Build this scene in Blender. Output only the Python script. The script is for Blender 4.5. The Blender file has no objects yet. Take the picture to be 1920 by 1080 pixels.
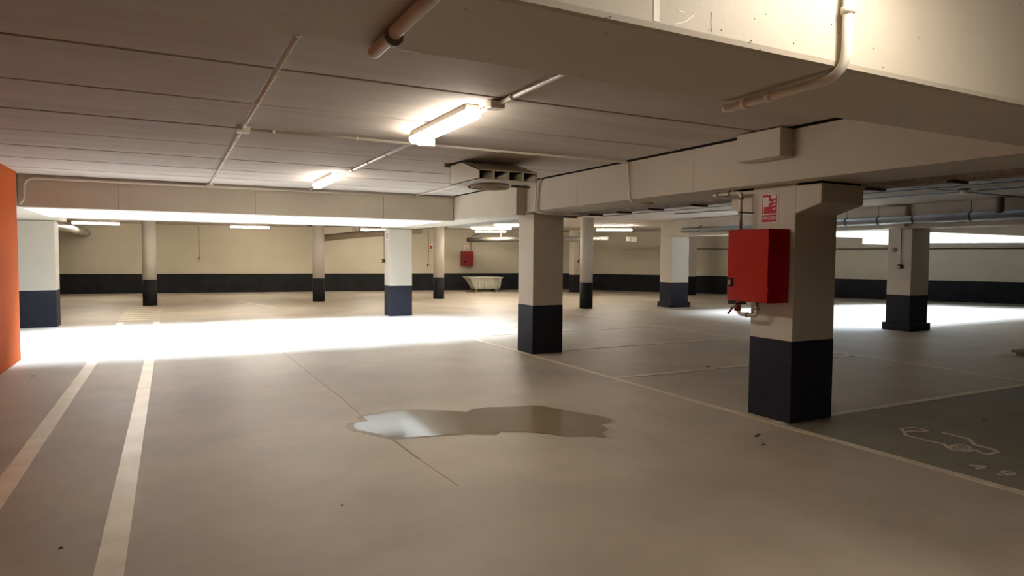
import bpy, bmesh, math, random
from mathutils import Vector, Matrix
random.seed(4)
S = bpy.context.scene
COL = S.collection

# ------------------------------------------------------------------ camera, world, exposure
F_PX = 1240.0
cam_d = bpy.data.cameras.new('camera'); cam = bpy.data.objects.new('camera', cam_d); COL.objects.link(cam)
cam_d.sensor_fit = 'HORIZONTAL'; cam_d.sensor_width = 36.0; cam_d.lens = 36.0 * F_PX / 1920.0
cam_d.clip_start = 0.05; cam_d.clip_end = 200
cu = Vector((0.8882566, -0.0156012, 0.4590825)); cv = Vector((-0.4592914, -0.0457861, 0.8871049)); cw = Vector((0.0071796, -0.9988294, -0.0478353))
# rows: world axes in image axes (right, down, forward)
right = Vector((cu[0], cv[0], cw[0])); down = Vector((cu[1], cv[1], cw[1])); fwd = Vector((cu[2], cv[2], cw[2]))
rot = Matrix((right, -down, -fwd)).transposed()
cam.matrix_world = Matrix.Translation((0, 0, 1.6)) @ rot.to_4x4()
S.camera = cam

W = bpy.data.worlds.new('sky'); S.world = W; W.use_nodes = True
bg = W.node_tree.nodes['Background']
bg.inputs[0].default_value = (0.62, 0.78, 1.0, 1); bg.inputs[1].default_value = 90.0
S.view_settings.view_transform = 'Standard'; S.view_settings.look = 'None'
S.view_settings.gamma = 1.0; S.view_settings.use_curve_mapping = False
S.view_settings.exposure = 0.19
try:
    S.cycles.use_denoising = True
    S.cycles.denoiser = 'OPENIMAGEDENOISE'
    S.cycles.diffuse_bounces = 6; S.cycles.max_bounces = 10
    S.cycles.sample_clamp_indirect = 6.0
except Exception:
    pass
LAMP = 42.0
LAMP_COL = (1.0, 0.905, 0.775)

def portal(name, x0, x1, y0, y1, z):
    l = bpy.data.lights.new(name, 'AREA'); l.shape = 'RECTANGLE'; l.size = x1 - x0; l.size_y = y1 - y0
    l.cycles.is_portal = True
    o = bpy.data.objects.new(name, l); COL.objects.link(o); o.location = ((x0 + x1) / 2, (y0 + y1) / 2, z)
portal('skylight_portal', -2.04, 5.1, 12.75, 15.8, 3.2)
portal('skylight_portal', 15.1, 24.2, 10.5, 14.2, 3.2)

# ------------------------------------------------------------------ materials
def srgb(r, g, b):
    f = lambda c: (c / 255 / 12.92) if c <= 10 else ((c / 255 + 0.055) / 1.055) ** 2.4
    return (f(r), f(g), f(b), 1)
def nm(name):
    m = bpy.data.materials.new(name); m.use_nodes = True
    return m, m.node_tree.nodes, m.node_tree.links, m.node_tree.nodes['Principled BSDF']
def concrete(name, c1, c2, scale=1.2, rough=0.7, bump=0.08, stretch=(1, 1, 1), fine=40, spots=0.0, metal=0.0, rough2=None):
    m, N, L, b = nm(name)
    geo = N.new('ShaderNodeNewGeometry'); mp = N.new('ShaderNodeMapping'); mp.inputs['Scale'].default_value = stretch
    L.new(geo.outputs['Position'], mp.inputs[0])
    n = N.new('ShaderNodeTexNoise'); n.inputs['Scale'].default_value = scale; n.inputs['Detail'].default_value = 6; n.inputs['Roughness'].default_value = 0.6
    L.new(mp.outputs[0], n.inputs[0])
    r = N.new('ShaderNodeValToRGB'); r.color_ramp.elements[0].position = 0.33; r.color_ramp.elements[1].position = 0.67
    r.color_ramp.elements[0].color = c1; r.color_ramp.elements[1].color = c2
    L.new(n.outputs[0], r.inputs[0]); col = r.outputs[0]
    if spots:
        v = N.new('ShaderNodeTexVoronoi'); v.inputs['Scale'].default_value = 9; L.new(geo.outputs['Position'], v.inputs[0])
        q = N.new('ShaderNodeValToRGB'); q.color_ramp.elements[0].position = 0.04; q.color_ramp.elements[1].position = 0.07
        q.color_ramp.elements[0].color = (1, 1, 1, 1); q.color_ramp.elements[1].color = (0, 0, 0, 1); L.new(v.outputs[0], q.inputs[0])
        mu = N.new('ShaderNodeMath'); mu.operation = 'MULTIPLY'; mu.inputs[1].default_value = spots; L.new(q.outputs[0], mu.inputs[0])
        mx = N.new('ShaderNodeMixRGB'); mx.inputs[2].default_value = (0.06, 0.045, 0.03, 1); L.new(mu.outputs[0], mx.inputs[0]); L.new(col, mx.inputs[1]); col = mx.outputs[0]
    L.new(col, b.inputs['Base Color'])
    b.inputs['Metallic'].default_value = metal
    if rough2 is None: b.inputs['Roughness'].default_value = rough
    else:
        mr = N.new('ShaderNodeMapRange'); mr.inputs[3].default_value = rough; mr.inputs[4].default_value = rough2
        L.new(n.outputs[0], mr.inputs[0]); L.new(mr.outputs[0], b.inputs['Roughness'])
    n2 = N.new('ShaderNodeTexNoise'); n2.inputs['Scale'].default_value = fine; n2.inputs['Detail'].default_value = 4; L.new(mp.outputs[0], n2.inputs[0])
    bp = N.new('ShaderNodeBump'); bp.inputs['Strength'].default_value = bump; bp.inputs['Distance'].default_value = 0.02
    L.new(n2.outputs[0], bp.inputs['Height']); L.new(bp.outputs[0], b.inputs['Normal'])
    return m
def emit(name, col, s):
    m, N, L, b = nm(name)
    b.inputs['Base Color'].default_value = (0.9, 0.9, 0.88, 1)
    b.inputs['Emission Color'].default_value = (*col, 1); b.inputs['Emission Strength'].default_value = s
    return m
M = {}
M['paint'] = concrete('cream_painted_concrete', srgb(192, 183, 168), srgb(202, 193, 178), 0.8, 0.62, 0.06)
M['beam'] = concrete('cream_precast_beam', srgb(188, 178, 162), srgb(200, 190, 174), 0.9, 0.6, 0.05, spots=0.35)
M['plank'] = concrete('grey_beige_plank', srgb(182, 171, 160), srgb(200, 190, 180), 1.3, 0.8, 0.10, stretch=(0.35, 2.2, 1))
M['slab'] = concrete('slab_concrete', srgb(44, 36, 30), srgb(58, 48, 40), 1.0, 0.9)
M['wall'] = concrete('cream_wall_plaster', srgb(184, 173, 150), srgb(196, 186, 164), 0.5, 0.75, 0.08)
M['navy'] = concrete('navy_black_paint', srgb(40, 39, 46), srgb(46, 46, 56), 1.5, 0.6, 0.05)
M['black'] = concrete('worn_black_paint', srgb(30, 30, 31), srgb(40, 40, 42), 2.5, 0.7, 0.08)
M['orange'] = concrete('orange_wall_paint', srgb(164, 72, 24), srgb(174, 80, 30), 0.7, 0.9, 0.08)
M['floor'] = concrete('polished_concrete_floor', srgb(156, 144, 127), srgb(186, 174, 156), 0.7, 0.38, 0.03, stretch=(1.0, 1.0, 1), fine=6, rough2=0.6)
M['green'] = concrete('worn_green_grey_paint', srgb(118, 114, 95), srgb(140, 131, 110), 1.6, 0.5, 0.04, rough2=0.65)
M['line'] = concrete('white_line_paint', srgb(222, 208, 184), srgb(240, 228, 206), 3.0, 0.4, 0.05, rough2=0.25)
M['faint'] = concrete('worn_line_paint', srgb(198, 184, 160), srgb(220, 206, 182), 3.0, 0.5, 0.03)
M['hatch'] = concrete('hatch_line_paint', srgb(205, 192, 165), srgb(225, 212, 188), 3.0, 0.5, 0.03)
M['pvc'] = concrete('cream_pvc', srgb(205, 192, 168), srgb(212, 200, 178), 3.0, 0.4, 0.0)
M['pvcw'] = concrete('white_pvc', srgb(222, 214, 198), srgb(228, 220, 206), 3.0, 0.35, 0.0)
M['greypipe'] = concrete('grey_pvc_pipe', srgb(92, 90, 86), srgb(104, 102, 98), 2.0, 0.35, 0.0)
M['galv'] = concrete('galvanised_steel', srgb(190, 184, 170), srgb(214, 208, 196), 20, 0.35, 0.0, metal=0.6)
M['galvd'] = concrete('dull_galvanised_steel', srgb(110, 106, 98), srgb(150, 145, 136), 12, 0.5, 0.0, metal=0.7)
M['fan'] = concrete('fan_casing_paint', srgb(176, 164, 140), srgb(186, 174, 150), 3.0, 0.45, 0.0)
M['dark'] = concrete('dark_interior', srgb(24, 20, 18), srgb(34, 30, 26), 3.0, 0.8, 0.0)
M['joint'] = concrete('dark_joint', srgb(70, 58, 46), srgb(92, 78, 64), 8.0, 0.8, 0.0)
M['crack'] = concrete('floor_crack', srgb(140, 124, 102), srgb(158, 142, 120), 5.0, 0.8, 0.0)
M['red'] = concrete('gloss_red_enamel', srgb(158, 16, 11), srgb(166, 20, 13), 3.0, 0.22, 0.0)
M['redd'] = concrete('dark_red_plastic', srgb(120, 16, 20), srgb(140, 20, 24), 8.0, 0.4, 0.0)
M['signred'] = concrete('sign_red', srgb(176, 14, 24), srgb(182, 18, 28), 3.0, 0.5, 0.0)
M['signwhite'] = concrete('sign_white', srgb(226, 214, 204), srgb(232, 222, 212), 3.0, 0.5, 0.0)
M['rust'] = concrete('red_brown_bracket', srgb(74, 46, 40), srgb(96, 60, 52), 8.0, 0.7, 0.0)
M['tub'] = concrete('mortar_stained_plastic', srgb(138, 142, 124), srgb(188, 182, 166), 3.0, 0.7, 0.1, stretch=(1, 1, 0.4))
M['wood'] = concrete('dusty_timber', srgb(90, 70, 50), srgb(120, 98, 74), 6.0, 0.8, 0.1)
M['board'] = concrete('green_grey_board', srgb(108, 110, 92), srgb(124, 124, 106), 6.0, 0.7, 0.1)
M['tray'] = concrete('cable_tray_mesh', srgb(150, 146, 138), srgb(190, 186, 178), 18.0, 0.5, 0.0)
M['shaft'] = concrete('light_well_render', srgb(96, 95, 93), srgb(108, 107, 105), 1.0, 0.9, 0.05)
M['dirt'] = concrete('dark_dirt', srgb(70, 56, 44), srgb(96, 80, 62), 20, 0.9, 0.2)
M['stain'] = concrete('damp_stain', srgb(138, 120, 98), srgb(150, 132, 110), 3, 0.4, 0.0)
M['tube_far'] = emit('far_lamp_diffuser_glow', LAMP_COL, LAMP * 2.1)
M['tube'] = emit('lamp_diffuser_glow', LAMP_COL, LAMP)
def water():
    m, N, L, b = nm('puddle_water')
    geo = N.new('ShaderNodeNewGeometry')
    n = N.new('ShaderNodeTexNoise'); n.inputs['Scale'].default_value = 1.4; L.new(geo.outputs['Position'], n.inputs[0])
    r = N.new('ShaderNodeValToRGB'); r.color_ramp.elements[0].color = srgb(112, 98, 78); r.color_ramp.elements[1].color = srgb(134, 120, 98)
    L.new(n.outputs[0], r.inputs[0]); L.new(r.outputs[0], b.inputs['Base Color'])
    b.inputs['Roughness'].default_value = 0.08; b.inputs['IOR'].default_value = 1.33; b.inputs['Specular IOR Level'].default_value = 0.11
    return m
M['water'] = water()
for k in ('navy', 'black', 'dark', 'joint', 'orange'): M[k].node_tree.nodes['Principled BSDF'].inputs['Specular IOR Level'].default_value = 0.12

# ------------------------------------------------------------------ helpers
def mesh(name, vs, fs, mat, parent=None, smooth=False, bevel=0.0):
    me = bpy.data.meshes.new(name); me.from_pydata([tuple(v) for v in vs], [], fs)
    bm = bmesh.new(); bm.from_mesh(me)
    bmesh.ops.recalc_face_normals(bm, faces=bm.faces)
    if bevel:
        bmesh.ops.bevel(bm, geom=[e for e in bm.edges if len(e.link_faces) == 2 and e.calc_face_angle() > 0.6], offset=bevel, segments=2, profile=0.6, affect='EDGES')
    if smooth:
        for f in bm.faces: f.smooth = True
    bm.to_mesh(me); bm.free()
    o = bpy.data.objects.new(name, me); COL.objects.link(o); me.materials.append(M[mat])
    if parent: o.parent = parent
    return o
class MB:
    def __init__(s): s.v = []; s.f = []
    def add(s, vs, fs):
        n = len(s.v); s.v += [Vector(v) for v in vs]; s.f += [[i + n for i in f] for f in fs]; return s
    def box(s, x0, x1, y0, y1, z0, z1):
        return s.add([(x0,y0,z0),(x1,y0,z0),(x1,y1,z0),(x0,y1,z0),(x0,y0,z1),(x1,y0,z1),(x1,y1,z1),(x0,y1,z1)],
                     [(0,3,2,1),(4,5,6,7),(0,1,5,4),(1,2,6,5),(2,3,7,6),(3,0,4,7)])
    def obox(s, a, b, w, z0, z1, side=0.5):
        a = Vector((a[0], a[1], 0)); b = Vector((b[0], b[1], 0)); d = (b - a).normalized(); n = Vector((-d.y, d.x, 0)) * w
        p = [a - n * (1 - side), b - n * (1 - side), b + n * side, a + n * side]
        return s.add([(q.x, q.y, z) for z in (z0, z1) for q in p], [(0,3,2,1),(4,5,6,7),(0,1,5,4),(1,2,6,5),(2,3,7,6),(3,0,4,7)])
    def prism(s, pts, axis, a, b):     # pts 2D outline, extruded along axis
        def P(p, t): return (t, p[0], p[1]) if axis == 'x' else ((p[0], t, p[1]) if axis == 'y' else (p[0], p[1], t))
        n = len(pts); vs = [P(p, a) for p in pts] + [P(p, b) for p in pts]
        fs = [list(range(n))[::-1], list(range(n, 2 * n))] + [[i, (i + 1) % n, n + (i + 1) % n, n + i] for i in range(n)]
        return s.add(vs, fs)
    def tube(s, pts, r, seg=12, bend=0.0):
        pts = [Vector(p) for p in pts]
        if bend and len(pts) > 2:
            q = [pts[0]]
            for i in range(1, len(pts) - 1):
                a, b, c = pts[i-1], pts[i], pts[i+1]; t = min(bend, (a-b).length * 0.49, (c-b).length * 0.49)
                p0 = b + (a-b).normalized() * t; p1 = b + (c-b).normalized() * t
                for k in range(7):
                    u = k / 6; q.append(p0 * (1-u)**2 + b * 2*u*(1-u) + p1 * u*u)
            q.append(pts[-1]); pts = q
        n = len(s.v); up = None; vs = []
        for i, p in enumerate(pts):
            d = ((pts[min(i+1, len(pts)-1)] - pts[max(i-1, 0)])).normalized()
            if up is None: up = d.orthogonal().normalized()
            up = (up - d * up.dot(d)).normalized(); w = d.cross(up)
            for k in range(seg):
                t = 2 * math.pi * k / seg; vs.append(p + (up * math.cos(t) + w * math.sin(t)) * r)
        fs = [[i*seg + k, i*seg + (k+1) % seg, (i+1)*seg + (k+1) % seg, (i+1)*seg + k] for i in range(len(pts)-1) for k in range(seg)]
        fs += [list(range(seg))[::-1], [(len(pts)-1)*seg + k for k in range(seg)]]
        return s.add(vs, fs)
    def build(s, name, mat, parent=None, smooth=False, bevel=0.0):
        o = mesh(name, s.v, s.f, mat, None, False, bevel)
        if smooth:
            for p in o.data.polygons: p.use_smooth = len(p.vertices) == 4
        if parent: o.parent = parent
        return o
def box(name, x0, x1, y0, y1, z0, z1, mat, parent=None, bevel=0.0):
    return MB().box(x0, x1, y0, y1, z0, z1).build(name, mat, parent, False, bevel)
def empty(name, loc=(0, 0, 0)):
    o = bpy.data.objects.new(name, None); COL.objects.link(o); o.location = loc; o.empty_display_size = 0.2; return o
def tag(o, label=None, cat=None, group=None, kind=None):
    for k, v in (('label', label), ('category', cat), ('group', group), ('kind', kind)):
        if v: o[k] = v
    return o
def rooted(root, parts):
    """keep children where they were modelled in world space"""
    for p in parts:
        p.parent = root; p.matrix_parent_inverse = Matrix.Translation(root.location).inverted()
    return root

# ------------------------------------------------------------------ floor, ceiling, walls
ZC = 2.8
floor = box('floor', -9, 40, -22, 34, -0.2, 0, 'floor'); tag(floor, kind='structure')

ceil = MB()
for b in [(-9, 40, -22, 10.5), (-9, 15.1, 10.5, 12.75), (-9, -2.04, 12.75, 15.8), (5.1, 15.1, 12.75, 15.8), (-9, 40, 15.8, 34)]:
    ceil.box(b[0], b[1], b[2], b[3], ZC + 0.04, ZC + 0.3)
ceil.prism([(15.1, 14.2), (24.5, 14.2), (24.5, 15.8), (15.1, 15.8)], 'z', ZC + 0.04, ZC + 0.3)
ceil.prism([(24.5, 15.8), (24.5, 14.2), (21.8, 14.2), (24.2, 10.5), (40, 10.5), (40, 15.8)], 'z', ZC + 0.04, ZC + 0.3)
ceiling = ceil.build('ceiling', 'slab'); tag(ceiling, kind='structure')
def planks(u0, u1, v0, v1, skip=None, start=4.57, w=1.142):
    k0 = math.floor((v0 - start) / w)
    k = k0
    while start + k * w < v1 - 0.02:
        a = max(v0, start + k * w); b = min(v1, start + (k + 1) * w)
        if b - a > 0.05:
            z = ZC + random.uniform(-0.003, 0.004)
            box('plank', u0, u1, a + 0.018, b - 0.018, z, ZC + 0.06, 'plank', ceiling, 0.005)
        k += 1
planks(-2.6, 5.07, -3.4, 12.39); planks(5.93, 14.47, -1.2, 27.5); planks(-6.5, 5.05, 16.1, 31.4)
planks(15.1, 28, 3.0, 10.2); planks(14.5, 24, 17.3, 26.0); planks(15.1, 24, 14.5, 17.3)

def wall(name, pts, band=True, h=ZC + 0.05, mat='wall', thick=0.25):
    root = None
    mb = MB(); bb = MB()
    for a, b in zip(pts[:-1], pts[1:]):
        mb.obox(a, b, thick, 0, h, 1.0)
        bb.obox(a, b, 0.006, 0, 0.79, 0.0)
    o = mb.build(name, mat); tag(o, kind='structure')
    if band: bb.build('painted_band', 'black', o)
    return o
wall('wall_back', [(-9, 31.7), (17.3, 28)])
wall('wall_right', [(17.3, 28), (20.9, 23), (28, 12), (40, -6.6), (40, -22)])
wall('wall_left', [(-9, -22), (-9, 31.7)])
wall('wall_front', [(40, -22), (-9, -22)])
wl = box('wall_orange', -2.3, -2.0, -5, 12.1, 0, ZC - 0.002, 'orange'); tag(wl, kind='structure')
# light wells above the two openings
def well(n, x0, x1, y0, y1, z0, z1):
    mb = MB(); t = 0.2
    mb.box(x0 - t, x0, y0 - t, y1 + t, z0, z1).box(x1, x1 + t, y0 - t, y1 + t, z0, z1).box(x0, x1, y0 - t, y0, z0, z1).box(x0, x1, y1, y1 + t, z0, z1)
    o = mb.build('trim_%d' % n, 'shaft'); tag(o, kind='structure')
well(1, -2.04, 5.1, 12.75, 15.8, 3.1, 6.5)
wm = MB().box(14.9, 15.1, 10.3, 14.4, 3.1, 8.5).box(15.1, 24.4, 10.3, 10.5, 3.1, 8.5).box(15.1, 22.0, 14.2, 14.4, 3.1, 8.5).obox((21.8, 14.2), (24.2, 10.5), 0.25, 3.1, 8.5, 1.0)
tag(wm.build('trim_2', 'shaft'), kind='structure')

# ------------------------------------------------------------------ beams
def beam(parts, label, name='concrete_beam'):
    root = empty(name, (parts[0][0], parts[0][2], parts[0][4]))
    obs = []
    for p in parts:
        obs.append(box('beam_block' if len(p) > 6 else 'beam_body', *p[:6], 'beam', None, 0.022 if p[3] == 2.25 else 0.012))
    rooted(root, obs); tag(root, label, 'beam', kind='structure')
    return root
bm_main = beam([(5.1, 5.9, -4, 17.6, 2.315, 2.845), (4.93, 5.1, 4.26, 4.78, 2.53, 2.79, 1), (4.93, 5.1, 9.4, 9.92, 2.26, 2.79, 1)],
     'long cream concrete beam running back over the near and middle square columns')
beam_f = beam([(-6, 12, 1.65, 2.25, 2.305, 2.845)], 'cream concrete beam crossing overhead at the top of the photo')
beam_b1 = beam([(-2.04, 5.095, 12.42, 12.75, 2.3, 3.12)], 'cream crossbeam in front of the skylight opening, under the conduit')
beam([(-2.04, 5.095, 15.8, 16.1, 2.3, 3.1)], 'daylit white crossbeam on the far side of the left skylight opening')
beam([(-3.1, -2.045, 12.3, 17.9, 2.3, 3.1)], 'cream beam over the far left square column')
beam([(14.5, 15.1, -4, 17.3, 2.28, 2.845), (14.38, 14.5, 9.0, 9.5, 2.3, 2.78, 1)], 'grey-lit concrete beam on the right behind the large grey pipe')
beam([(15.105, 24.3, 10.2, 10.5, 2.3, 3.12)], 'cream crossbeam at the far right in front of the right skylight')
beam([(15.105, 21.7, 14.2, 14.5, 2.3, 3.1)], 'daylit white crossbeam behind the right skylight opening')
ob = MB().obox((21.5, 14.66), (28.4, 4.03), 0.3, 2.145, 3.1, 1.0).build('concrete_beam', 'beam'); tag(ob, 'slanting daylit white beam in front of the far right wall', 'beam', kind='structure')
tj = box('top_joint', 5.092, 5.102, 2.3, 12.41, 2.784, 2.84, 'dark'); tj.parent = bm_main; tj.matrix_parent_inverse = Matrix.Translation(bm_main.location).inverted()
sf = MB()
def on_front(x, y):
    d = right * ((x - 960) / F_PX) + down * ((y - 540) / F_PX) + fwd; t = 1.649 / d.y
    return Vector((d.x * t, 1.649, 1.6 + d.z * t))
def scratch(mb, pts, w):
    for (a, b) in zip(pts[:-1], pts[1:]):
        a, b = on_front(*a), on_front(*b); n = (b - a).normalized().cross(Vector((0, 1, 0))) * w
        q = [a - n, b - n, b + n, a + n]; e = Vector((0, .002, 0))
        mb.add(q + [p + e for p in q], [(0,1,2,3),(7,6,5,4),(0,4,5,1),(1,5,6,2),(2,6,7,3),(3,7,4,0)])
scratch(sf, [(1271, 18), (1277, 22), (1284, 23)], .0022); scratch(sf, [(1300, 22), (1301, 28), (1296, 33), (1288, 39), (1277, 43), (1265, 45)], .0018)
sd = MB(); scratch(sd, [(1334, 22), (1333, 42), (1334, 60)], .0009)
for (x, y) in ((1046, 14), (1137, 32), (1144, 30), (1137, 61), (1352, 55), (1405, 78), (1408, 75), (1425, 92), (1488, 80), (1559, 45), (1572, 60), (1414, 34), (1435, 25), (1655, 125), (1638, 90)): scratch(sd, [(x, y), (x + 1.2, y + 2.5)], .0014)
for o_ in (sf.build('scuff_mark', 'signwhite'), sd.build('air_hole', 'dirt')):
    o_.parent = beam_f; o_.matrix_parent_inverse = Matrix.Translation(beam_f.location).inverted()
for (u, name) in ((1.35, 'joint_strip'),):
    js = box(name, u - .012, u + .012, 1.6485, 1.652, 2.33, 2.8, 'pvc'); 
    js.parent = beam_f; js.matrix_parent_inverse = Matrix.Translation(beam_f.location).inverted()
for (bm_, u, v) in ((beam_b1, -.72, 12.42), (beam_b1, 1.35, 12.42), (beam_b1, 3.65, 12.42)):
    js = box('joint_line', u - .004, u + .004, v - .0012, v + .002, 2.31, 2.74, 'stain'); js.parent = bm_; js.matrix_parent_inverse = Matrix.Translation(bm_.location).inverted()
for v in (5.56, 7.9):
    js = box('joint_line', 5.0988, 5.102, v - .002, v + .002, 2.33, 2.78, 'stain'); js.parent = bm_main; js.matrix_parent_inverse = Matrix.Translation(bm_main.location).inverted()
bx = MB().box(20.4, 21.9, 14.0, 14.19, 2.08, 2.3).build('ceiling_box', 'paint', None, False, 0.02); tag(bx, 'pale box fixed under the bright right crossbeam', 'box')

# ------------------------------------------------------------------ columns
def sq_column(u0, u1, v0, v1, top, label, band='navy', plinth=False, mat='paint'):
    root = empty('square_column', ((u0+u1)/2, (v0+v1)/2, 0)); ps = []
    ps.append(box('shaft', u0, u1, v0, v1, 0.795, top, mat, None, 0.012))
    ps.append(box('painted_base', u0 - .002, u1 + .002, v0 - .002, v1 + .002, 0, 0.8, band, None, 0.01))
    if plinth: ps.append(box('plinth', u0 - .05, u1 + .05, v0 - .05, v1 + .05, 0, 0.17, band, None, 0.012))
    rooted(root, ps); tag(root, label, 'column'); return root
near = sq_column(5.3, 5.9, 4.38, 4.9, 2.314, 'nearest cream square column with the red hose cabinet, navy base')
cap = MB().prism([(4.39, 2.02), (4.39, 2.295), (4.1, 2.295), (4.1, 2.11)], 'x', 5.3, 5.9).build('corbel', 'paint', None, False, 0.02)
cap2 = MB().prism([(4.89, 2.02), (5.2, 2.11), (5.2, 2.295), (4.89, 2.295)], 'x', 5.3, 5.9).build('corbel', 'paint', None, False, 0.02)
pad = box('bearing_pad', 5.32, 5.88, 4.12, 4.375, 2.293, 2.316, 'dark'); pad2 = box('bearing_pad', 5.32, 5.88, 4.905, 5.18, 2.293, 2.316, 'dark')
rooted(near, [cap, cap2, pad, pad2])
cen = sq_column(5.25, 5.82, 9.4, 9.92, 2.29, 'middle cream square column with navy base, on the bay line')
bl = MB().tube([(5.45, 9.405, 1.93), (5.45, 9.36, 1.93)], 0.035, 12).build('wall_plug', 'paint', None, True); rooted(cen, [bl])
sq_column(5.13, 5.74, 16.9, 17.4, 2.29, 'daylit square column behind the bright floor patch, small sign near its top')
sq_column(-2.85, -2.19, 17.2, 17.75, 2.29, 'daylit square column beside the orange wall end')
sq_column(14.2, 14.92, 16.4, 16.95, 2.27, 'square column left of the near column, grey left face and white right face', plinth=True)
sq_column(14.5, 15.15, 8.9, 9.45, 2.27, 'square column at the right in front of the bright floor, wide plinth', plinth=True)
sq_column(16.05, 16.5, 25.0, 25.4, ZC, 'small cream square column in the background left of the lilac round column', 'black')
sq_column(19.55, 20.0, 21.5, 21.9, ZC, 'far square column almost hidden behind the square column with the plinth', 'black')
sq_column(17.3, 17.75, 16.6, 17.0, 2.8, 'far square column mostly hidden behind the red hose cabinet', 'black')
def round_column(u, v, r, label, top=ZC):
    root = empty('round_column', (u, v, 0)); ps = []
    ps.append(MB().tube([(u, v, 0.79), (u, v, top)], r, 28).build('shaft', 'paint', None, True))
    ps.append(MB().tube([(u, v, 0), (u, v, 0.8)], r + .003, 28).build('painted_base', 'black', None, True))
    rooted(root, ps); tag(root, label, 'column')
round_column(-0.56, 23.4, 0.2, 'cream round column behind the floor hatching, leftmost of the round ones')
round_column(4.57, 23.4, 0.2, 'cream round column left of the daylit square column')
round_column(8.9, 23.15, 0.2, 'cream round column between the daylit square column and the far red cabinet')
round_column(11.5, 17.2, 0.2, 'pale grey-lilac round column just right of the middle square column')

# ------------------------------------------------------------------ floor markings
def strip(mb, a, b, w, z=0.004):
    a = Vector((a[0], a[1], 0)); b = Vector((b[0], b[1], 0)); d = (b-a).normalized(); n = Vector((-d.y, d.x, 0)) * w / 2
    mb.add([(p.x, p.y, z) for p in (a - n, b - n, b + n, a + n)] + [(p.x, p.y, 0.0) for p in (a - n, b - n, b + n, a + n)],
           [(0,1,2,3),(0,4,5,1),(1,5,6,2),(2,6,7,3),(3,7,4,0)])
def marking(a, b, w, mat, label, group=None, name='floor_line', z=0.004):
    mb = MB(); strip(mb, a, b, w, z); o = mb.build(name, mat); return tag(o, label, 'floor line', group)
marking((-1.03, -2), (-1.03, 17.8), 0.135, 'line', 'white walkway line nearer the orange wall')
marking((-0.295, -2), (-0.295, 17.8), 0.135, 'line', 'white walkway line farther from the orange wall')
for k in range(7):
    mb = MB(); v = 18.3 + k * 0.62; strip(mb, (-1.12, v), (-0.24, v), 0.2)
    tag(mb.build('hatch_bar', 'hatch'), ['nearest', 'second nearest', 'third nearest', 'middle', 'third farthest', 'second farthest', 'farthest'][k] + ' of seven pale crossing bars before the leftmost round column', 'floor marking', 'crossing bars at the end of the walkway')
marking((5.18, 0.3), (5.18, 14.2), 0.09, 'faint', 'long faint bay line running past the near and middle columns')
marking((10.05, 0.3), (10.05, 15.5), 0.09, 'faint', 'faint bay line parallel behind the columns, deeper in the right bay')
for v, lab in ((12.04, 'faint bay divider line behind the middle square column'), (9.6, 'faint bay divider line starting at the middle square column'),
               (7.08, 'pale bay divider line between the middle and nearest columns'), (4.45, 'bay divider line starting behind the nearest column, edge of the green bay')):
    marking((5.225, v), (10.0, v), 0.09, 'faint', lab, z=0.005)
marking((2.1, 24.3), (2.9, 20.5), 0.08, 'hatch', 'short pale oblique line on the far floor between two round columns')
g = MB().box(5.235, 10.0, 1.95, 4.4, 0.0, 0.002).build('green_bay', 'green'); tag(g, 'green-grey painted parking bay right of the nearest column', 'parking bay')
# painted electric-car outline and bay number
cam_R = None
def px(x, y, z=0.0):
    d = right * ((x - 960) / F_PX) + down * ((y - 540) / F_PX) + fwd
    t = (z - 1.6) / d.z; return (d.x * t, d.y * t)
def poly_line(mb, pts, w, z):
    for a, b in zip(pts[:-1], pts[1:]):
        strip(mb, a, b, w, z)
zz = lambda L_: [px(1640 + a / 6, 760 + b / 6) for a, b in L_]
car = MB()
poly_line(car, zz([(600,292),(520,300),(430,292),(330,300),(300,265),(440,252),(520,268),(600,290)]), 0.03, 0.005)
poly_line(car, zz([(330,300),(350,340),(600,400),(780,440),(830,482),(960,520),(1080,520),(1130,500),(1200,542),(1280,558),(1390,525),(1280,482),(1130,450),(1060,380),(900,342),(760,310)]), 0.032, 0.0055)
poly_line(car, zz([(960 + 110*math.cos(t*math.pi/8), 482 + 34*math.sin(t*math.pi/8)) for t in range(17)]), 0.03, 0.006)
poly_line(car, zz([(960 + 45*math.cos(t*math.pi/6), 482 + 12*math.sin(t*math.pi/6)) for t in range(13)]), 0.02, 0.006)
tag(car.build('car_symbol', 'faint'), 'faint painted car outline on the green-grey bay', 'floor marking')
def text_mesh(name, body, size, mat, mtx, ext=0.001, font_scale=1.0, parent=None):
    c = bpy.data.curves.new(name, 'FONT'); c.body = body; c.size = size; c.extrude = ext; c.align_x = 'CENTER'; c.align_y = 'CENTER'; c.resolution_u = 3
    t = bpy.data.objects.new(name + '_tmp', c); COL.objects.link(t)
    dg = bpy.context.evaluated_depsgraph_get(); me = bpy.data.meshes.new_from_object(t.evaluated_get(dg))
    bpy.data.objects.remove(t); bpy.data.curves.remove(c)
    me.name = name; me.materials.clear(); me.materials.append(M[mat])
    o = bpy.data.objects.new(name, me); COL.objects.link(o); me.transform(mtx)
    return o
# text seen from the aisle: right is -y, up is +x
Mf = Matrix(((0, 1, 0, 5.52), (-1, 0, 0, 2.72), (0, 0, 1, 0.004), (0, 0, 0, 1)))
nb = text_mesh('bay_number', '4 9', 0.24, 'faint', Mf); tag(nb, 'painted number 49 at the front of the green-grey bay', 'floor number')
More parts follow.
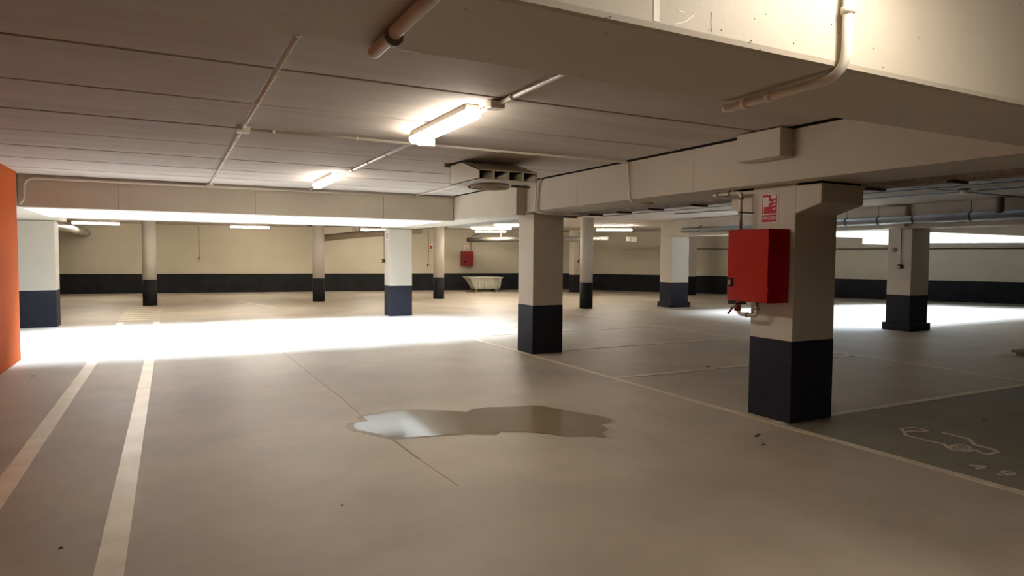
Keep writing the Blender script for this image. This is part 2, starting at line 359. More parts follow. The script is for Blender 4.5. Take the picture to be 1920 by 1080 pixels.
# puddle
pud = [px(a, b) for a, b in [(690,810),(672,808),(662,800),(668,793),(690,790),(680,782),(700,777),(735,771),(780,769),(830,770),(875,773),(885,768),(915,764),(960,763),(990,761),(1020,762),(1045,768),(1070,772),(1100,777),(1128,781),(1148,789),(1142,793),(1126,796),(1140,806),(1130,812),(1136,820),(1100,817),(1060,819),(1030,814),(985,810),(940,809),(930,815),(880,814),(820,817),(760,821),(735,821)]]
# smooth the outline a little
sm = []
for i, p in enumerate(pud):
    q = pud[(i+1) % len(pud)]
    for t in (0, .5): sm.append((p[0]*(1-t)+q[0]*t + random.uniform(-.008, .008), p[1]*(1-t)+q[1]*t + random.uniform(-.008, .008)))
pm = MB().prism(sm, 'z', 0.0005, 0.0035).build('puddle', 'water'); mx_, my_ = sum(p[0] for p in sm)/len(sm), sum(p[1] for p in sm)/len(sm)
MB().prism([(mx_ + (p[0]-mx_)*1.05 + random.uniform(-.012, .012), my_ + (p[1]-my_)*1.05 + random.uniform(-.012, .012)) for p in sm], 'z', 0.0003, 0.0018).build('damp_edge', 'stain', pm)
tag(pm, 'shallow irregular water puddle on the open concrete floor', 'puddle')
# floor joint, stains, debris
jt = MB(); pts = [(1.63, 11.3), (1.66, 9.0), (1.69, 7.4), (1.67, 6.43)]
for a, b in zip(pts[:-1], pts[1:]): strip(jt, a, b, 0.008, 0.0015)
for a, b in zip([(1.67, 6.43), (1.72, 5.9), (1.70, 5.48), (1.72, 4.9)][:-1], [(1.72, 5.9), (1.70, 5.48), (1.72, 4.9)]): strip(jt, a, b, 0.02, 0.002)
strip(jt, (1.72, 4.9), (1.76, 4.2), 0.006, 0.0015)
jt_o = jt.build('floor_joint', 'crack', floor)
def blob(x, y, r, mat='dirt', h=0.012):
    n = 9; vs = [(x + r*random.uniform(.6, 1.1)*math.cos(6.283*k/n), y + r*random.uniform(.6, 1.1)*math.sin(6.283*k/n), 0.0) for k in range(n)]
    vs += [(x, y, h)]
    return vs, [[k, (k+1) % n, n] for k in range(n)] + [list(range(n))[::-1]]
def debris(x, y, r, label, name='dirt_clod', stretch=None):
    mb = MB(); mb.add(*blob(x, y, r)); 
    if stretch: mb.add(*blob(x + stretch[0], y + stretch[1], r * .7)); mb.add(*blob(x + stretch[0]/2, y + stretch[1]/2, r * .7))
    tag(mb.build(name, 'dirt'), label, 'debris')
p = px(1418, 818); debris(*p, 0.03, 'dark dry clod on the floor in front of the nearest column', stretch=(0.07, 0.03))
p = px(1432, 834); debris(*p, 0.022, 'small dark crumb beside the dry clod near the bay line')
p = px(1845, 787); debris(*p, 0.03, 'small dark lump lying on the green-grey bay')
p = px(1328, 688); debris(*p, 0.03, 'small dark lump on the bay floor left of the nearest column')
p = px(62, 705); debris(*p, 0.03, 'small dark crumb on the floor beside the orange wall')
p = px(114, 1028); debris(*p, 0.018, 'dark crumb on the floor between the walkway lines, lower left')
p = px(641, 948); debris(*p, 0.009, 'tiny dark speck on the open floor below the puddle')
for (a, b) in ((384, 840), (460, 565), (458, 850), (895, 811)):
    pass
# board at right edge
p = px(1935, 664)
bd = MB().box(p[0] - 0.45, p[0] + 0.6, p[1] - 0.10, p[1] + 0.1, 0.05, 0.09).box(p[0] - 0.3, p[0] - 0.2, p[1] - 0.1, p[1] + 0.1, 0, 0.05).box(p[0]+.3, p[0]+.4, p[1]-.1, p[1]+.1, 0, 0.05).build('wooden_board', 'board', None, False, 0.004)
tag(bd, 'green-grey board lying raised on the floor at the right edge', 'board')

# ------------------------------------------------------------------ lamps
def lamp(c, d, label, ln=1.5, z=None, group=None, arm=True):
    z = ZC if z is None else z
    root = empty('ceiling_lamp', (c[0], c[1], z)); d = Vector((d[0], d[1], 0)).normalized(); n = Vector((-d.y, d.x, 0)); c = Vector((c[0], c[1], 0))
    ps = []
    def pr(name, prof, l, mat, bev=0.0, sm_=False):
        vs = []; k = len(prof)
        for s_ in (-1, 1):
            for (w, h) in prof: q = c + d * (s_ * l / 2) + n * w; vs.append((q.x, q.y, z + h))
        fs = [list(range(k))[::-1], list(range(k, 2*k))] + [[i, (i+1) % k, k + (i+1) % k, k + i] for i in range(k)]
        o = mesh(name, vs, fs, mat, None, False, bev); ps.append(o); return o
    pr('housing', [(-.06, -.003), (.06, -.003), (.065, -.05), (-.065, -.05)], ln * .98, 'pvcw')
    pr('diffuser', [(-.07, -.052), (.07, -.052), (.068, -.085), (.045, -.115), (-.045, -.115), (-.068, -.085)], ln, 'tube' if z > 2.75 else 'tube_far', 0.008)
    for s_ in (-1, 1):
        q = c + d * (s_ * ln * .36); ps.append(MB().box(q.x-.03, q.x+.03, q.y-.03, q.y+.03, z - .004, z + .0).build('mounting_clip', 'galvd'))
    rooted(root, ps); tag(root, label, 'lamp', group)
    return root
lamp((2.15, 5.53), (0, 1), 'nearest glowing strip lamp on the ceiling, on the long conduit', 1.38)
lamp((2.15, 10.4), (0, 1), 'glowing strip lamp on the ceiling just before the crossbeam', 1.4)
lamp((2.15, 0.72), (0, 1), 'strip lamp on the ceiling before the overhead beam, out of view', ln=1.5)
ZF = 2.72
lamp((-2.25, 27.1), (1, 0), 'leftmost strip lamp in front of the far wall, above the silver duct', 1.4, ZF)
lamp((2.75, 27.1), (1, 0), 'far strip lamp between the two left round columns', 1.4, ZF)
lamp((7.6, 26.9), (1, 0), 'far strip lamp just left of the daylit square column', 1.4, ZF)
lamp((12.1, 25.4), (1.0, -.7), 'lowest of the three far strip lamps left of the middle column', 1.3, ZF)
lamp((10.25, 19.6), (0.9, -.3), 'highest of the three far strip lamps left of the middle column', 1.4, ZF)
lamp((10.7, 22.4), (0.9, -.3), 'middle one of the three far strip lamps left of the middle column', 1.5, ZF)
lamp((15.15, 20.8), (0.8, -.6), 'strip lamp right of the lilac-lit round column', 1.35, ZF)
for k, u in enumerate((-0.6, 2.4, 7.2)):
    lamp((u, 19.7), (1, 0), ('far bay strip lamp hidden above the bright crossbeam, left of the row', 'far bay strip lamp hidden above the bright crossbeam, middle of the row', 'far bay strip lamp hidden above the bright crossbeam, right of the row')[k], 1.4, ZF)

# ------------------------------------------------------------------ conduits and pipes
def conduit(paths, r, label, mat='pvc', clips=(), name='conduit', bend=0.06, boxes=(), seg=10, cmat='pvc', cat='conduit'):
    if mat == 'pvc' and cat == 'conduit': mat = cmat = 'pvcw'
    root = empty(name, paths[0][0]); ps = []
    for p in paths: ps.append(MB().tube(p, r, seg, bend).build('pipe_run', mat, None, True))
    for (a, b) in clips:
        a = Vector(a); d = Vector(b).normalized()
        ps.append(MB().tube([a - d * 0.012, a + d * 0.012], r * 1.35, 10).build('clip', cmat, None, True))
    for b in boxes: ps.append(box('junction_box', *b, 'pvcw', None, 0.008))
    rooted(root, ps); tag(root, label, cat); return root
zc = ZC - 0.022
conduit([[(0.625, 2.27, zc), (0.625, 12.3, zc)]], 0.016, 'thin conduit on the left ceiling panels with a junction box midway', 
        clips=[((0.625, 2.8 + .9*k, zc), (0, 1, 0)) for k in range(10)], boxes=[(0.57, 0.69, 6.68, 6.80, ZC - .06, ZC - .002), (0.575, 0.675, 12.2, 12.3, ZC - .055, ZC - .002)])
conduit([[(2.27, 2.27, zc), (2.27, 4.66, zc)], [(2.27, 4.66, zc), (2.27, 9.62, zc)], [(2.27, 9.62, zc), (2.27, 12.3, zc)]], 0.018, 'conduit running beside the two bright strip lamps', 
        clips=[((2.27, 2.8 + .8*k, zc), (0, 1, 0)) for k in range(12)], boxes=[(2.2, 2.32, 4.62, 4.74, ZC - .06, ZC - .002), (2.21, 2.36, 6.24, 6.33, ZC - .115, ZC - .03)])
conduit([[(0.70, 6.74, zc), (5.05, 6.70, zc), (5.078, 6.70, zc - .02), (5.078, 6.66, 2.28), (5.45, 6.66, 2.275)]], 0.014, 'thin conduit crossing the ceiling from the junction box to the long beam', 
        clips=[((0.9 + .8*k, 6.735, zc), (1, 0, 0)) for k in range(5)], bend=0.09)
conduit([[(-2.0, 12.3, 2.33), (-1.95, 12.39, 2.42), (-1.95, 12.39, 2.74), (5.0, 12.39, 2.755)]], 0.02, 'conduit along the top of the crossbeam, curving down at the orange wall', bend=0.16)
conduit([[(4.3, 8.1, zc), (4.3, 12.38, zc)]], 0.016, 'short conduit from the ceiling fan back to the crossbeam')
conduit([[(5.07, 8.85, ZC - .01), (5.075, 8.95, 2.7), (5.075, 8.98, 2.3), (5.12, 8.9, 2.27), (5.8, 8.9, 2.27)], [(5.075, 9.08, ZC - .01), (5.075, 9.02, 2.7), (5.075, 9.04, 2.3), (5.15, 9.0, 2.27), (5.8, 9.0, 2.27)]], 0.014,
        'pair of thin conduits running down the long beam beside the middle column', bend=0.12)
# larger pipes wrapped around the overhead beam
conduit([[(0.62, 1.615, ZC), (0.62, 1.615, 2.275), (0.62, 2.2, 2.28), (0.62, 2.22, 2.28)]], 0.021, 'thick cream pipe wrapping under the overhead beam, top centre', 'pvc', bend=0.07, seg=16,
        clips=[((0.62, 2.0, 2.268), (0, 1, 0))], cmat='galvd', cat='pipe', name='wrap_pipe')
conduit([[(2.2, 1.615, ZC), (2.2, 1.615, 2.27), (2.24, 2.23, 2.27), (2.24, 2.25, 2.277)]], 0.018, 'cream pipe bending down the face and under the overhead beam at upper right', 'pvcw', bend=0.1, seg=16,
        clips=[((2.2, 1.615, 2.50), (0, 0, 1)), ((2.225, 1.98, 2.27), (0, 1, 0)), ((2.235, 2.12, 2.27), (0, 1, 0))], cmat='pvcw', cat='pipe', name='wrap_pipe')
# grey drain pipe on the right beam
gp = empty('drain_pipe', (14.28, 2, 2.46)); ps = [MB().tube([(14.28, -2, 2.47), (14.28, 16.0, 2.45)], 0.085, 18).build('pipe_run', 'greypipe', None, True)]
for v in (5.2, 6.55, 7.6, 8.75, 9.55, 10.35, 12.0, 13.6, 15.2): ps.append(MB().tube([(14.28, v - .02, 2.462), (14.28, v + .02, 2.462)], 0.1, 18).build('coupling', 'greypipe', None, True)); ps.append(MB().tube([(14.28, v, 2.5), (14.28, v, ZC)], 0.006, 6).build('hanger_rod', 'galvd'))
ps.append(MB().tube([(14.25, 7.07, 2.5), (14.25, 7.07, ZC)], 0.075, 16).build('riser', 'greypipe', None, True))
rooted(gp, ps); tag(gp, 'large grey drain pipe along the right-hand beam', 'pipe')
conduit([[(7.9, 0.5, zc), (7.9, 10, zc)]], 0.012, 'thin conduit along the ceiling behind the nearest column', 'galvd', clips=[((7.9, 1.5 + 1.1*k, zc), (0, 1, 0)) for k in range(8)], cmat='galvd')
conduit([[(11.2, 0.5, zc), (11.2, 16, zc)]], 0.014, 'thin dark conduit on the right bay ceiling with the detector beside it', 'greypipe', clips=[((11.2, 1.5 + 1.1*k, zc), (0, 1, 0)) for k in range(12)], cmat='galvd')
conduit([[(5.98, 6.68, zc), (14.4, 6.68, zc)]], 0.012, 'thin conduit crossing the right bay ceiling', 'greypipe', clips=[((6.7 + 1.2*k, 6.68, zc), (1, 0, 0)) for k in range(6)], cmat='galvd')
conduit([[(12.2, 0.5, zc), (12.2, 14, zc)]], 0.016, 'thin conduit near the grey drain pipe, right bay ceiling', 'greypipe', cmat='galvd', clips=[((12.2, 1.5 + 1.3*k, zc), (0, 1, 0)) for k in range(9)])
dt = empty('smoke_detector', (11.98, 6.5, ZC)); rooted(dt, [MB().tube([(11.98, 6.5, ZC), (11.98, 6.5, ZC - .03)], 0.09, 18).build('base', 'galvd', None, True), MB().tube([(11.98, 6.5, ZC - .03), (11.98, 6.5, ZC - .09)], 0.06, 18).build('sensor_head', 'pvcw', None, True)])
tag(dt, 'round white detector on the right bay ceiling', 'detector')
# cable tray under the long beam with bracket arms
tr = empty('cable_tray', (6.1, 4, 2.3)); ps = []
tm = MB().box(6.0, 6.006, -1, 15, 2.29, 2.345).box(6.2, 6.206, -1, 15, 2.29, 2.345)
ps.append(tm.build('side_rail', 'tray'))
rung = MB()
for k in range(320): rung.box(6.0, 6.206, -1 + k * .05, -1 + k * .05 + .006, 2.285, 2.291)
for k in range(6): rung.box(6.0 + .04 * k, 6.005 + .04 * k, -1, 15, 2.283, 2.287)
ro = rung.build('wire_mesh', 'tray'); ro['kind'] = 'stuff'; ps.append(ro)
for k, (r_, x_) in enumerate(((.009, 6.03), (.011, 6.06), (.008, 6.09), (.01, 6.13))):
    ps.append(MB().tube([(x_ + .006*math.sin(i*1.7+k), -1 + i * .5, 2.3) for i in range(33)], r_, 6).build('cable', ('dark', 'greypipe', 'galvd', 'dark')[k], None, True))
for v in [1.1, 1.86, 2.6, 3.35, 4.1, 4.85, 5.65, 6.5, 7.36, 8.1, 8.84, 9.6, 10.4]:
    a = MB().box(5.95, 6.2, v - .022, v + .022, 2.258, 2.282); ps.append(a.build('bracket_arm', 'rust')); ps.append(MB().tube([(6.215, v, 2.262), (6.215, v, ZC)], 0.005, 6).build('hanger_rod', 'galvd'))
rooted(tr, ps); tag(tr, 'steel mesh cable tray with red-brown brackets along the long beam', 'cable tray')
# small socket boxes and drops
def drop(x, y, z0, z1, label, ax=(0, -1), r=.008, mat='greypipe', s=.05):
    root = empty('switch_drop', (x, y, z0)); a = Vector((ax[0], ax[1], 0))
    q = Vector((x, y, 0)) + a * .02
    ps = [MB().tube([(q.x, q.y, z0), (q.x, q.y, z1)], r, 8).build('drop_conduit', mat, None, True)]
    e = Vector((x, y, 0)) + a * 0.08; f = Vector((x, y, 0))
    ps.append(MB().tube([(f.x, f.y, z0), (e.x, e.y, z0)], s, 14).build('switch_body', 'joint', None, True))
    ps.append(MB().tube([(e.x, e.y, z0), (e.x + a.x*.012, e.y + a.y*.012, z0)], s * .5, 12).build('push_button', 'pvcw', None, True))
    rooted(root, ps); tag(root, label, 'switch')
wy = lambda u: 31.7 - (u + 9) * 3.7 / 26.3
drop(1.08, wy(1.08) - .006, 1.42, 2.75, 'small dark switch on a thin drop, far wall between two round columns')
drop(10.6, wy(10.6) - .006, 1.16, 2.75, 'small switch on a thin drop, far wall left of the third round column', mat='rust')
drop(5.128, 17.35, 1.46, 2.28, 'dark switch on the left face of the daylit square column', (-1, 0))
drop(14.498, 9.13, 1.43, 2.28, 'dark switch on the left face of the right-hand square column', (-1, 0))
drop(16.3, 24.99, 1.4, 2.7, 'dark switch on the small far square column', (0, -1), s=.07)
rn = MB().tube([(14.497, 9.28, 1.81), (14.47, 9.28, 1.81)], .045, 14).build('wall_plug', 'greypipe', None, True); tag(rn, 'small round grey fitting on the right-hand square column', 'fitting')
# plates on wall right: long conduit line
dw = Vector((7.1, -11, 0)).normalized(); nw = Vector((-.84, -.542, 0))
lc = []
for t, z in ((0.2, 1.98), (6, 1.98), (14, 2.0), (22, 2.0)): q = Vector((20.9, 23, 0)) + dw * t + nw * .05; lc.append((q.x, q.y, z))
conduit([lc], 0.03, 'thin brown pipe along the far right wall', 'joint', cmat='joint', cat='pipe')
# far ducts
def dpts(L_, z): return [(*px(a, b, z), z) for a, b in L_]
q = [(4.8, 24.2, 2.19), (6.2, 24.2, 2.36), (8.6, 24.2, 2.56)]
dc = empty('far_duct', q[0]); ps = [MB().tube(q, 0.12, 16).build('duct_run', 'stain', None, True), MB().tube([q[1], (q[1][0], q[1][1], ZC)], .012, 6).build('hanger_rod', 'galvd')]
rooted(dc, ps); tag(dc, 'dull metal duct slanting past the second round column', 'duct')
q0 = (6.15, 24.4)
tp = empty('riser_pipes', (q0[0], q0[1], 2.5)); rooted(tp, [MB().tube([(q0[0] + k * .12, q0[1], 2.36), (q0[0] + k * .13, q0[1], ZC)], .05, 12).build('riser', 'pvcw', None, True) for k in (-1, 0, 1)]); tag(tp, 'short bundle of white vertical pipes rising from the dull metal duct', 'pipe')
q = [(11.7, 26.9, 2.32), (12.6, 25.4, 2.32), (15.4, 21.5, 2.32)]
dc = empty('far_duct', q[0]); rooted(dc, [MB().tube(q, 0.1, 16).build('duct_run', 'galvd', None, True), MB().tube([q[1], (q[1][0], q[1][1], ZC)], .012, 6).build('hanger_rod', 'galvd')]); tag(dc, 'round metal duct right of the far red cabinet', 'duct')
q = dpts([(20, 420), (100, 428), (128, 432), (148, 436)], 2.42)
q = [(-3.3, 22.0, 2.42), (-3.1, 24.5, 2.42), (-2.95, 27.0, 2.42), (-2.9, 30.6, 2.38)]
dc = empty('far_duct', q[0]); rooted(dc, [MB().tube(q, 0.12, 16, .5).build('duct_run', 'galv', None, True), MB().tube([q[1], (q[1][0], q[1][1], ZC)], .012, 6).build('hanger_rod', 'galvd'), MB().tube([(-2.9, 30.55, 2.38), (-2.9, 30.75, 2.38)], .15, 16).build('collar', 'galvd', None, True)]); tag(dc, 'shiny flexible duct entering the far wall beside the left column', 'duct')
sb = empty('switch_boxes', (16.9, 22.1, 2.35)); rooted(sb, [box('box_body', 16.72, 16.86, 22.0, 22.12, 2.26, 2.44, 'pvcw', None, .01), box('box_body', 16.96, 17.18, 22.0, 22.12, 2.24, 2.44, 'pvcw', None, .01), MB().tube([(16.79, 22.06, 2.42), (16.79, 22.06, ZC)], .01, 6).build('rod', 'galvd'), MB().tube([(17.07, 22.06, 2.42), (17.07, 22.06, ZC)], .01, 6).build('rod', 'galvd')])  # two small hanging switch boxes, they give no light
tag(sb, 'pair of small white boxes hanging beside the strip lamp left of the near column', 'box')

# ------------------------------------------------------------------ jet fan on the ceiling
fn = empty('ceiling_fan_unit', (3.66, 7.8, ZC)); ps = []
X0, X1 = 3.27, 4.07
sh = MB()
prof = [(8.1, 2.52), (8.1, 2.785), (7.72, 2.785), (7.2, 2.635), (7.2, 2.515)]   # (v, z)
t = 0.012
sh.prism(prof, 'x', X0, X0 + t); sh.prism(prof, 'x', X1 - t, X1)
sh.prism([(8.1, 2.515), (8.1, 2.527), (7.2, 2.527), (7.2, 2.515)], 'x', X0, X1)
sh.prism([(8.1, 2.785), (8.1, 2.773), (7.72, 2.773), (7.2, 2.623), (7.2, 2.635), (7.72, 2.785)], 'x', X0, X1)
sh.box(X0, X1, 8.09, 8.1, 2.52, 2.785)
ps.append(sh.build('casing', 'fan'))
ps.append(MB().prism([(7.6, 2.53), (7.6, 2.73), (7.5, 2.71), (7.5, 2.53)], 'x', X0 + t, X1 - t).build('inner_baffle', 'dark'))
for k in (1, 2, 3):
    x = X0 + (X1 - X0) * k / 4; ps.append(MB().prism([(7.5, 2.527), (7.5, 2.7), (7.2, 2.63), (7.2, 2.527)], 'x', x - .012, x + .012).build('divider', 'fan'))
for k in (1, 3):
    x = X0 + (X1 - X0) * (k + .1) / 4; x2 = X0 + (X1 - X0) * (k + .95) / 4
    ps.append(MB().add([(x, 7.42, 2.53), (x2, 7.23, 2.53), (x2, 7.23, 2.6), (x, 7.42, 2.54), (x, 7.43, 2.53), (x2, 7.24, 2.53), (x2, 7.24, 2.6), (x, 7.43, 2.54)], [(0,1,2,3),(7,6,5,4),(0,4,5,1),(1,5,6,2),(2,6,7,3),(3,7,4,0)]).build('vane', 'fan'))
rr = MB(); cx, cy = 3.68, 7.75
for rad in (.24, .17, .10, .04): rr.tube([(cx + rad*math.cos(6.2832*k/28), cy + rad*math.sin(6.2832*k/28), 2.475) for k in range(29)], .008, 6)
for k in range(4): rr.tube([(cx - .24*math.cos(k*.785), cy - .24*math.sin(k*.785), 2.47), (cx + .24*math.cos(k*.785), cy + .24*math.sin(k*.785), 2.47)], .006, 6)
ps.append(rr.build('intake_guard', 'fan', None, True))
ps.append(MB().tube([(cx, cy, 2.515), (cx, cy, 2.49)], .25, 28).build('intake_ring', 'fan', None, True))
ps.append(box('mounting_rail', 3.2, 4.2, 8.12, 8.16, 2.755, 2.798, 'galvd'))
ps.append(box('bracket', 3.5, 3.75, 8.02, 8.06, 2.49, 2.52, 'galvd')); ps.append(box('bracket', 3.95, 4.2, 7.62, 7.68, 2.49, 2.515, 'galvd'))
rooted(fn, ps); tag(fn, 'beige ventilation fan box with four slots hanging before the middle column', 'fan')

# ------------------------------------------------------------------ hose cabinet with pipework, sign
hc = empty('hose_cabinet', (5.3, 4.7, 1.17)); ps = []
ps.append(box('cabinet_body', 5.035, 5.298, 4.43, 4.95, 1.17, 1.88, 'red', None, 0.006))
door = box('door', 5.012, 5.033, 4.435, 4.945, 1.176, 1.874, 'red', None, 0.006)
lk = box('lock_plate', 5.004, 5.012, 4.865, 4.925, 1.315, 1.40, 'dark', None, .003); lk2 = box('lock_handle', 4.996, 5.004, 4.885, 4.915, 1.33, 1.385, 'galvd', None, .003)
ps += [door]
rooted(hc, ps); 
for c in (lk, lk2): c.parent = door
for k in (1.3, 1.75):
    h_ = MB().tube([(5.02, 4.432, k - .03), (5.02, 4.432, k + .03)], .007, 8).build('hinge', 'red', None, True); rooted(hc, [h_])
tag(hc, 'glossy red fire hose cabinet on the left face of the nearest column', 'fire cabinet')
hp = empty('hose_feed_pipe', (5.16, 4.91, 1.9)); ps = [MB().tube([(5.4, 5.34, 2.262), (5.14, 5.3, 2.262), (5.14, 5.0, 2.262), (5.14, 4.91, 2.262), (5.14, 4.91, 1.875)], .018, 12, .05).build('pipe_run', 'galv', None, True)]
for a, d in (((5.14, 5.22, 2.262), (0, 1, 0)), ((5.14, 5.06, 2.262), (0, 1, 0)), ((5.14, 4.91, 2.06), (0, 0, 1)), ((5.14, 4.91, 2.2), (0, 0, 1))):
    d = Vector(d); a = Vector(a); ps.append(MB().tube([a - d*.012, a + d*.012], .025, 12).build('pipe_collar', 'galvd', None, True))
ps.append(MB().tube([(5.14, 4.91, 2.06), (5.3, 4.895, 2.06)], .007, 8).build('clamp_rod', 'galvd', None, True))
ps.append(MB().tube([(5.14, 5.06, 2.262), (5.14, 5.06, 2.3)], .007, 8).build('clamp_rod', 'galvd', None, True))
rooted(hp, ps); tag(hp, 'thin metal pipe bending down into the top of the nearest red cabinet', 'pipe')
lp = empty('drain_loop', (5.14, 4.8, 1.02)); ps = [MB().tube([(5.15, 4.92, 1.17), (5.15, 4.92, 1.03), (5.15, 4.68, 1.03), (5.15, 4.68, 1.17)], .019, 12, .05).build('pipe_run', 'galv', None, True)]
for a, d in (((5.15, 4.80, 1.03), (0, 1, 0)), ((5.15, 4.68, 1.10), (0, 0, 1)), ((5.15, 4.92, 1.13), (0, 0, 1))):
    d = Vector(d); a = Vector(a); ps.append(MB().tube([a - d*.01, a + d*.01], .026, 12).build('pipe_collar', 'galvd', None, True))
ps.append(MB().tube([(5.15, 4.8, 1.03), (5.3, 4.8, 1.05)], .007, 8).build('clamp_rod', 'galvd', None, True))
ps.append(MB().tube([(5.15, 4.93, 1.145), (5.15, 4.93, 1.06)], .032, 12).build('valve_body', 'redd', None, True))
ps.append(MB().tube([(5.14, 4.93, 1.12), (5.08, 4.93, 1.10)], .016, 10).build('valve_stem', 'galv', None, True))
ps.append(MB().tube([(5.085, 4.93, 1.10), (5.09, 4.98, 1.05), (5.09, 5.0, 1.03)], .011, 8).build('valve_lever', 'redd', None, True))
rooted(lp, ps); tag(lp, 'metal pipe loop with red valve below the nearest red cabinet', 'pipe')
def hose_sign(name, x, y0, y1, z0, z1, label):
    """plate on a face that looks to -x; reading left to right is from +y to -y"""
    root = empty(name, (x, (y0+y1)/2, z0)); w = y1 - y0; h = z1 - z0; ps = []
    Y = lambda a: y1 - a * w; Z = lambda b: z0 + b * h
    def rect(n, a0, a1, b0, b1, d0, d1, mat): ps.append(box(n, x - d1, x - d0, Y(a1), Y(a0), Z(b0), Z(b1), mat))
    rect('backing_plate', 0, 1, 0, 1, 0, .004, 'signwhite')
    rect('red_panel', .07, .93, .33, .96, .004, .0055, 'signred'); rect('red_panel', .07, .93, .05, .29, .004, .0055, 'signred')
    rect('reel_symbol', .11, .45, .56, .88, .0055, .0065, 'signwhite'); rect('hose_symbol', .12, .18, .36, .56, .0055, .0065, 'signwhite')
    rect('corner_flag', .60, .90, .83, .945, .0055, .0065, 'signwhite'); rect('nozzle_symbol', .45, .6, .68, .74, .0055, .0065, 'signwhite')
    fl = MB()
    pts = [(.72, .82), (.86, .76), (.70, .70), (.88, .65), (.68, .58), (.86, .52), (.72, .45), (.86, .40)]
    for a, b in zip(pts[:-1], pts[1:]): fl.add([(x - .0065, Y(a[0]-.035), Z(a[1])), (x - .0065, Y(a[0]+.035), Z(a[1]-.02)), (x - .0065, Y(b[0]+.035), Z(b[1]-.01)), (x - .0065, Y(b[0]-.035), Z(b[1]+.01)),
                                               (x - .0055, Y(a[0]-.035), Z(a[1])), (x - .0055, Y(a[0]+.035), Z(a[1]-.02)), (x - .0055, Y(b[0]+.035), Z(b[1]-.01)), (x - .0055, Y(b[0]-.035), Z(b[1]+.01))],
                                               [(0,1,2,3),(4,7,6,5),(0,4,5,1),(1,5,6,2),(2,6,7,3),(3,7,4,0)])
    ps.append(fl.build('flame_symbol', 'signwhite'))
    mt = Matrix(((0, 0, -1, x - .0062), (-1, 0, 0, (y0+y1)/2), (0, 1, 0, Z(.17)), (0, 0, 0, 1))) @ Matrix.Diagonal((0.86, 1.25, 1, 1))
    ps.append(text_mesh('lettering', 'MANGUERA', w * .2, 'signwhite', mt, .0004))
    rooted(root, ps); tag(root, label, 'sign')
hose_sign('hose_sign', 5.299, 4.58, 4.79, 1.945, 2.24, 'red and white MANGUERA hose sign on the nearest column above the red cabinet')
# small paper on daylit column
pp = empty('column_notice', (5.126, 17.1, 2.1)); rooted(pp, [box('paper', 5.122, 5.128, 17.02, 17.2, 2.0, 2.22, 'signwhite'), box('print', 5.12, 5.1215, 17.05, 17.17, 2.04, 2.19, 'galvd')]); tag(pp, 'small notice near the top of the daylit square column', 'sign')
sp = box('column_notice', 14.6, 14.72, 16.39, 16.398, 1.5, 1.8, 'signwhite') if False else None

# far red cabinet, signs on back wall
def on_wall(u, dz): return (u, wy(u))
u = 12.35; y = wy(12.6) - .0
fc = empty('hose_cabinet', (u + .1, y, 1.1)); a = box('cabinet_body', 12.1, 12.66, y - .25, y - .03, 1.12, 1.82, 'redd', None, .006); b = box('door', 12.12, 12.64, y - .27, y - .252, 1.14, 1.8, 'redd', None, .006); c = box('lock_handle', 12.16, 12.22, y - .285, y - .27, 1.28, 1.36, 'dark')
c.parent = b
d = MB().tube([(12.35, y - .12, 1.12), (12.35, y - .12, 1.03), (12.6, y - .12, 1.03), (12.6, y - .12, 1.12)], .02, 8, .04).build('drain_pipe', 'galv', None, True)
e = MB().tube([(12.62, y - .12, 1.8), (12.62, y - .12, 2.55), (13.0, y - .12, 2.62)], .02, 8, .06).build('feed_pipe', 'galvd', None, True)
rooted(fc, [a, b, d, e]); tag(fc, 'far red fire hose cabinet on the back wall above the grey tub', 'fire cabinet')
def far_sign(u, z0, z1, w, label):
    y = wy(u) - .015; root = empty('fire_sign', (u, y, z0))
    ps = [box('backing_plate', u - w/2, u + w/2, y - .008, y, z0, z1, 'signwhite'), box('red_panel', u - w/2 + .03, u + w/2 - .03, y - .011, y - .0082, z0 + .03, z1 - .03, 'signred'),
          MB().prism([(u - .03, z0 + .06), (u + .05, z0 + .06), (u + .03, z1 - .12), (u + .05, z1 - .06), (u - .03, z1 - .06), (u - .01, z1 - .12)], 'y', y - .013, y - .0112).build('symbol', 'signwhite')]
    rooted(root, ps); tag(root, label, 'sign')
far_sign(10.78, 1.86, 2.12, .24, 'small red and white sign on the far wall left of the third round column')
far_sign(12.42, 1.92, 2.12, .2, 'small red sign just above the far red cabinet')

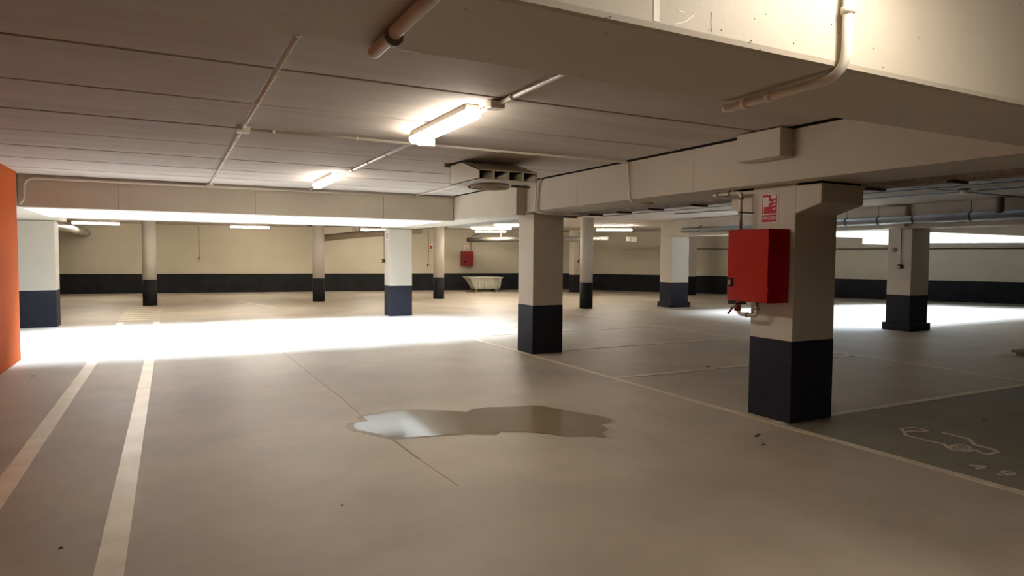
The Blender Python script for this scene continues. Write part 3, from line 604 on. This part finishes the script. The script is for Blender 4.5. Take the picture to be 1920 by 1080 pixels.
# ------------------------------------------------------------------ grey tub in front of the back wall
tb = empty('mortar_tub', (12.6, 27.3, 0)); ps = []
def frust(x0, x1, y0, y1, X0_, X1_, Y0_, Y1_, z0, z1, t=.03):
    mb = MB(); o = [(x0,y0,z0),(x1,y0,z0),(x1,y1,z0),(x0,y1,z0),(X0_,Y0_,z1),(X1_,Y0_,z1),(X1_,Y1_,z1),(X0_,Y1_,z1)]
    i = [(x0+t,y0+t,z0+t),(x1-t,y0+t,z0+t),(x1-t,y1-t,z0+t),(x0+t,y1-t,z0+t),(X0_+t,Y0_+t,z1),(X1_-t,Y0_+t,z1),(X1_-t,Y1_-t,z1),(X0_+t,Y1_-t,z1)]
    mb.add(o + i, [(0,3,2,1),(0,1,5,4),(1,2,6,5),(2,3,7,6),(3,0,4,7),(8,9,10,11),(8,12,13,9),(9,13,14,10),(10,14,15,11),(11,15,12,8),(4,5,13,12),(5,6,14,13),(6,7,15,14),(7,4,12,15)])
    return mb
rz = Matrix.Translation((12.62, 27.15, 0)) @ Matrix.Rotation(math.radians(-8), 4, 'Z')
def tubp(mb, name, mat, bevel=0.0):
    mb.v = [rz @ v for v in mb.v]; o = mb.build(name, mat, None, False, bevel); ps.append(o); return o
tubp(frust(-.52, .66, -.35, .35, -.82, .70, -.48, .48, .14, .64), 'basin', 'tub', .01)
rim = MB().box(-.86, .74, -.52, -.47, .62, .67).box(-.86, .74, .47, .52, .62, .67).box(-.86, -.80, -.47, .47, .62, .67).box(.68, .74, -.47, .47, .62, .67)
tubp(rim, 'rim', 'tub', .008)
for x in (-.35, -.05, .28, .58): 
    tubp(MB().box(x - .03, x + .03, -.47, -.42, .2, .63), 'rib', 'tub', .008)
for x in (-.45, .5):
    for yy in (-.28, .28): tubp(MB().box(x - .06, x + .06, yy - .05, yy + .05, 0, .14), 'foot', 'wood')
tubp(MB().box(-.6, .62, -.1, .1, .1, .14), 'skid', 'wood')
for x in (-.62, .12): tubp(MB().tube([(x, -.5, .66), (x, -.5, .74)], .02, 8), 'lifting_eye', 'galvd')
rooted(tb, ps); tag(tb, 'mortar-stained grey tub with slanted end standing before the back wall', 'tub')
sc = MB().box(11.55, 11.95, 26.6, 26.66, 0, .03).box(11.8, 11.86, 26.3, 26.62, 0, .025).build('wood_scrap', 'wood'); tag(sc, 'dark wood scraps on the floor at the left of the grey tub', 'debris')
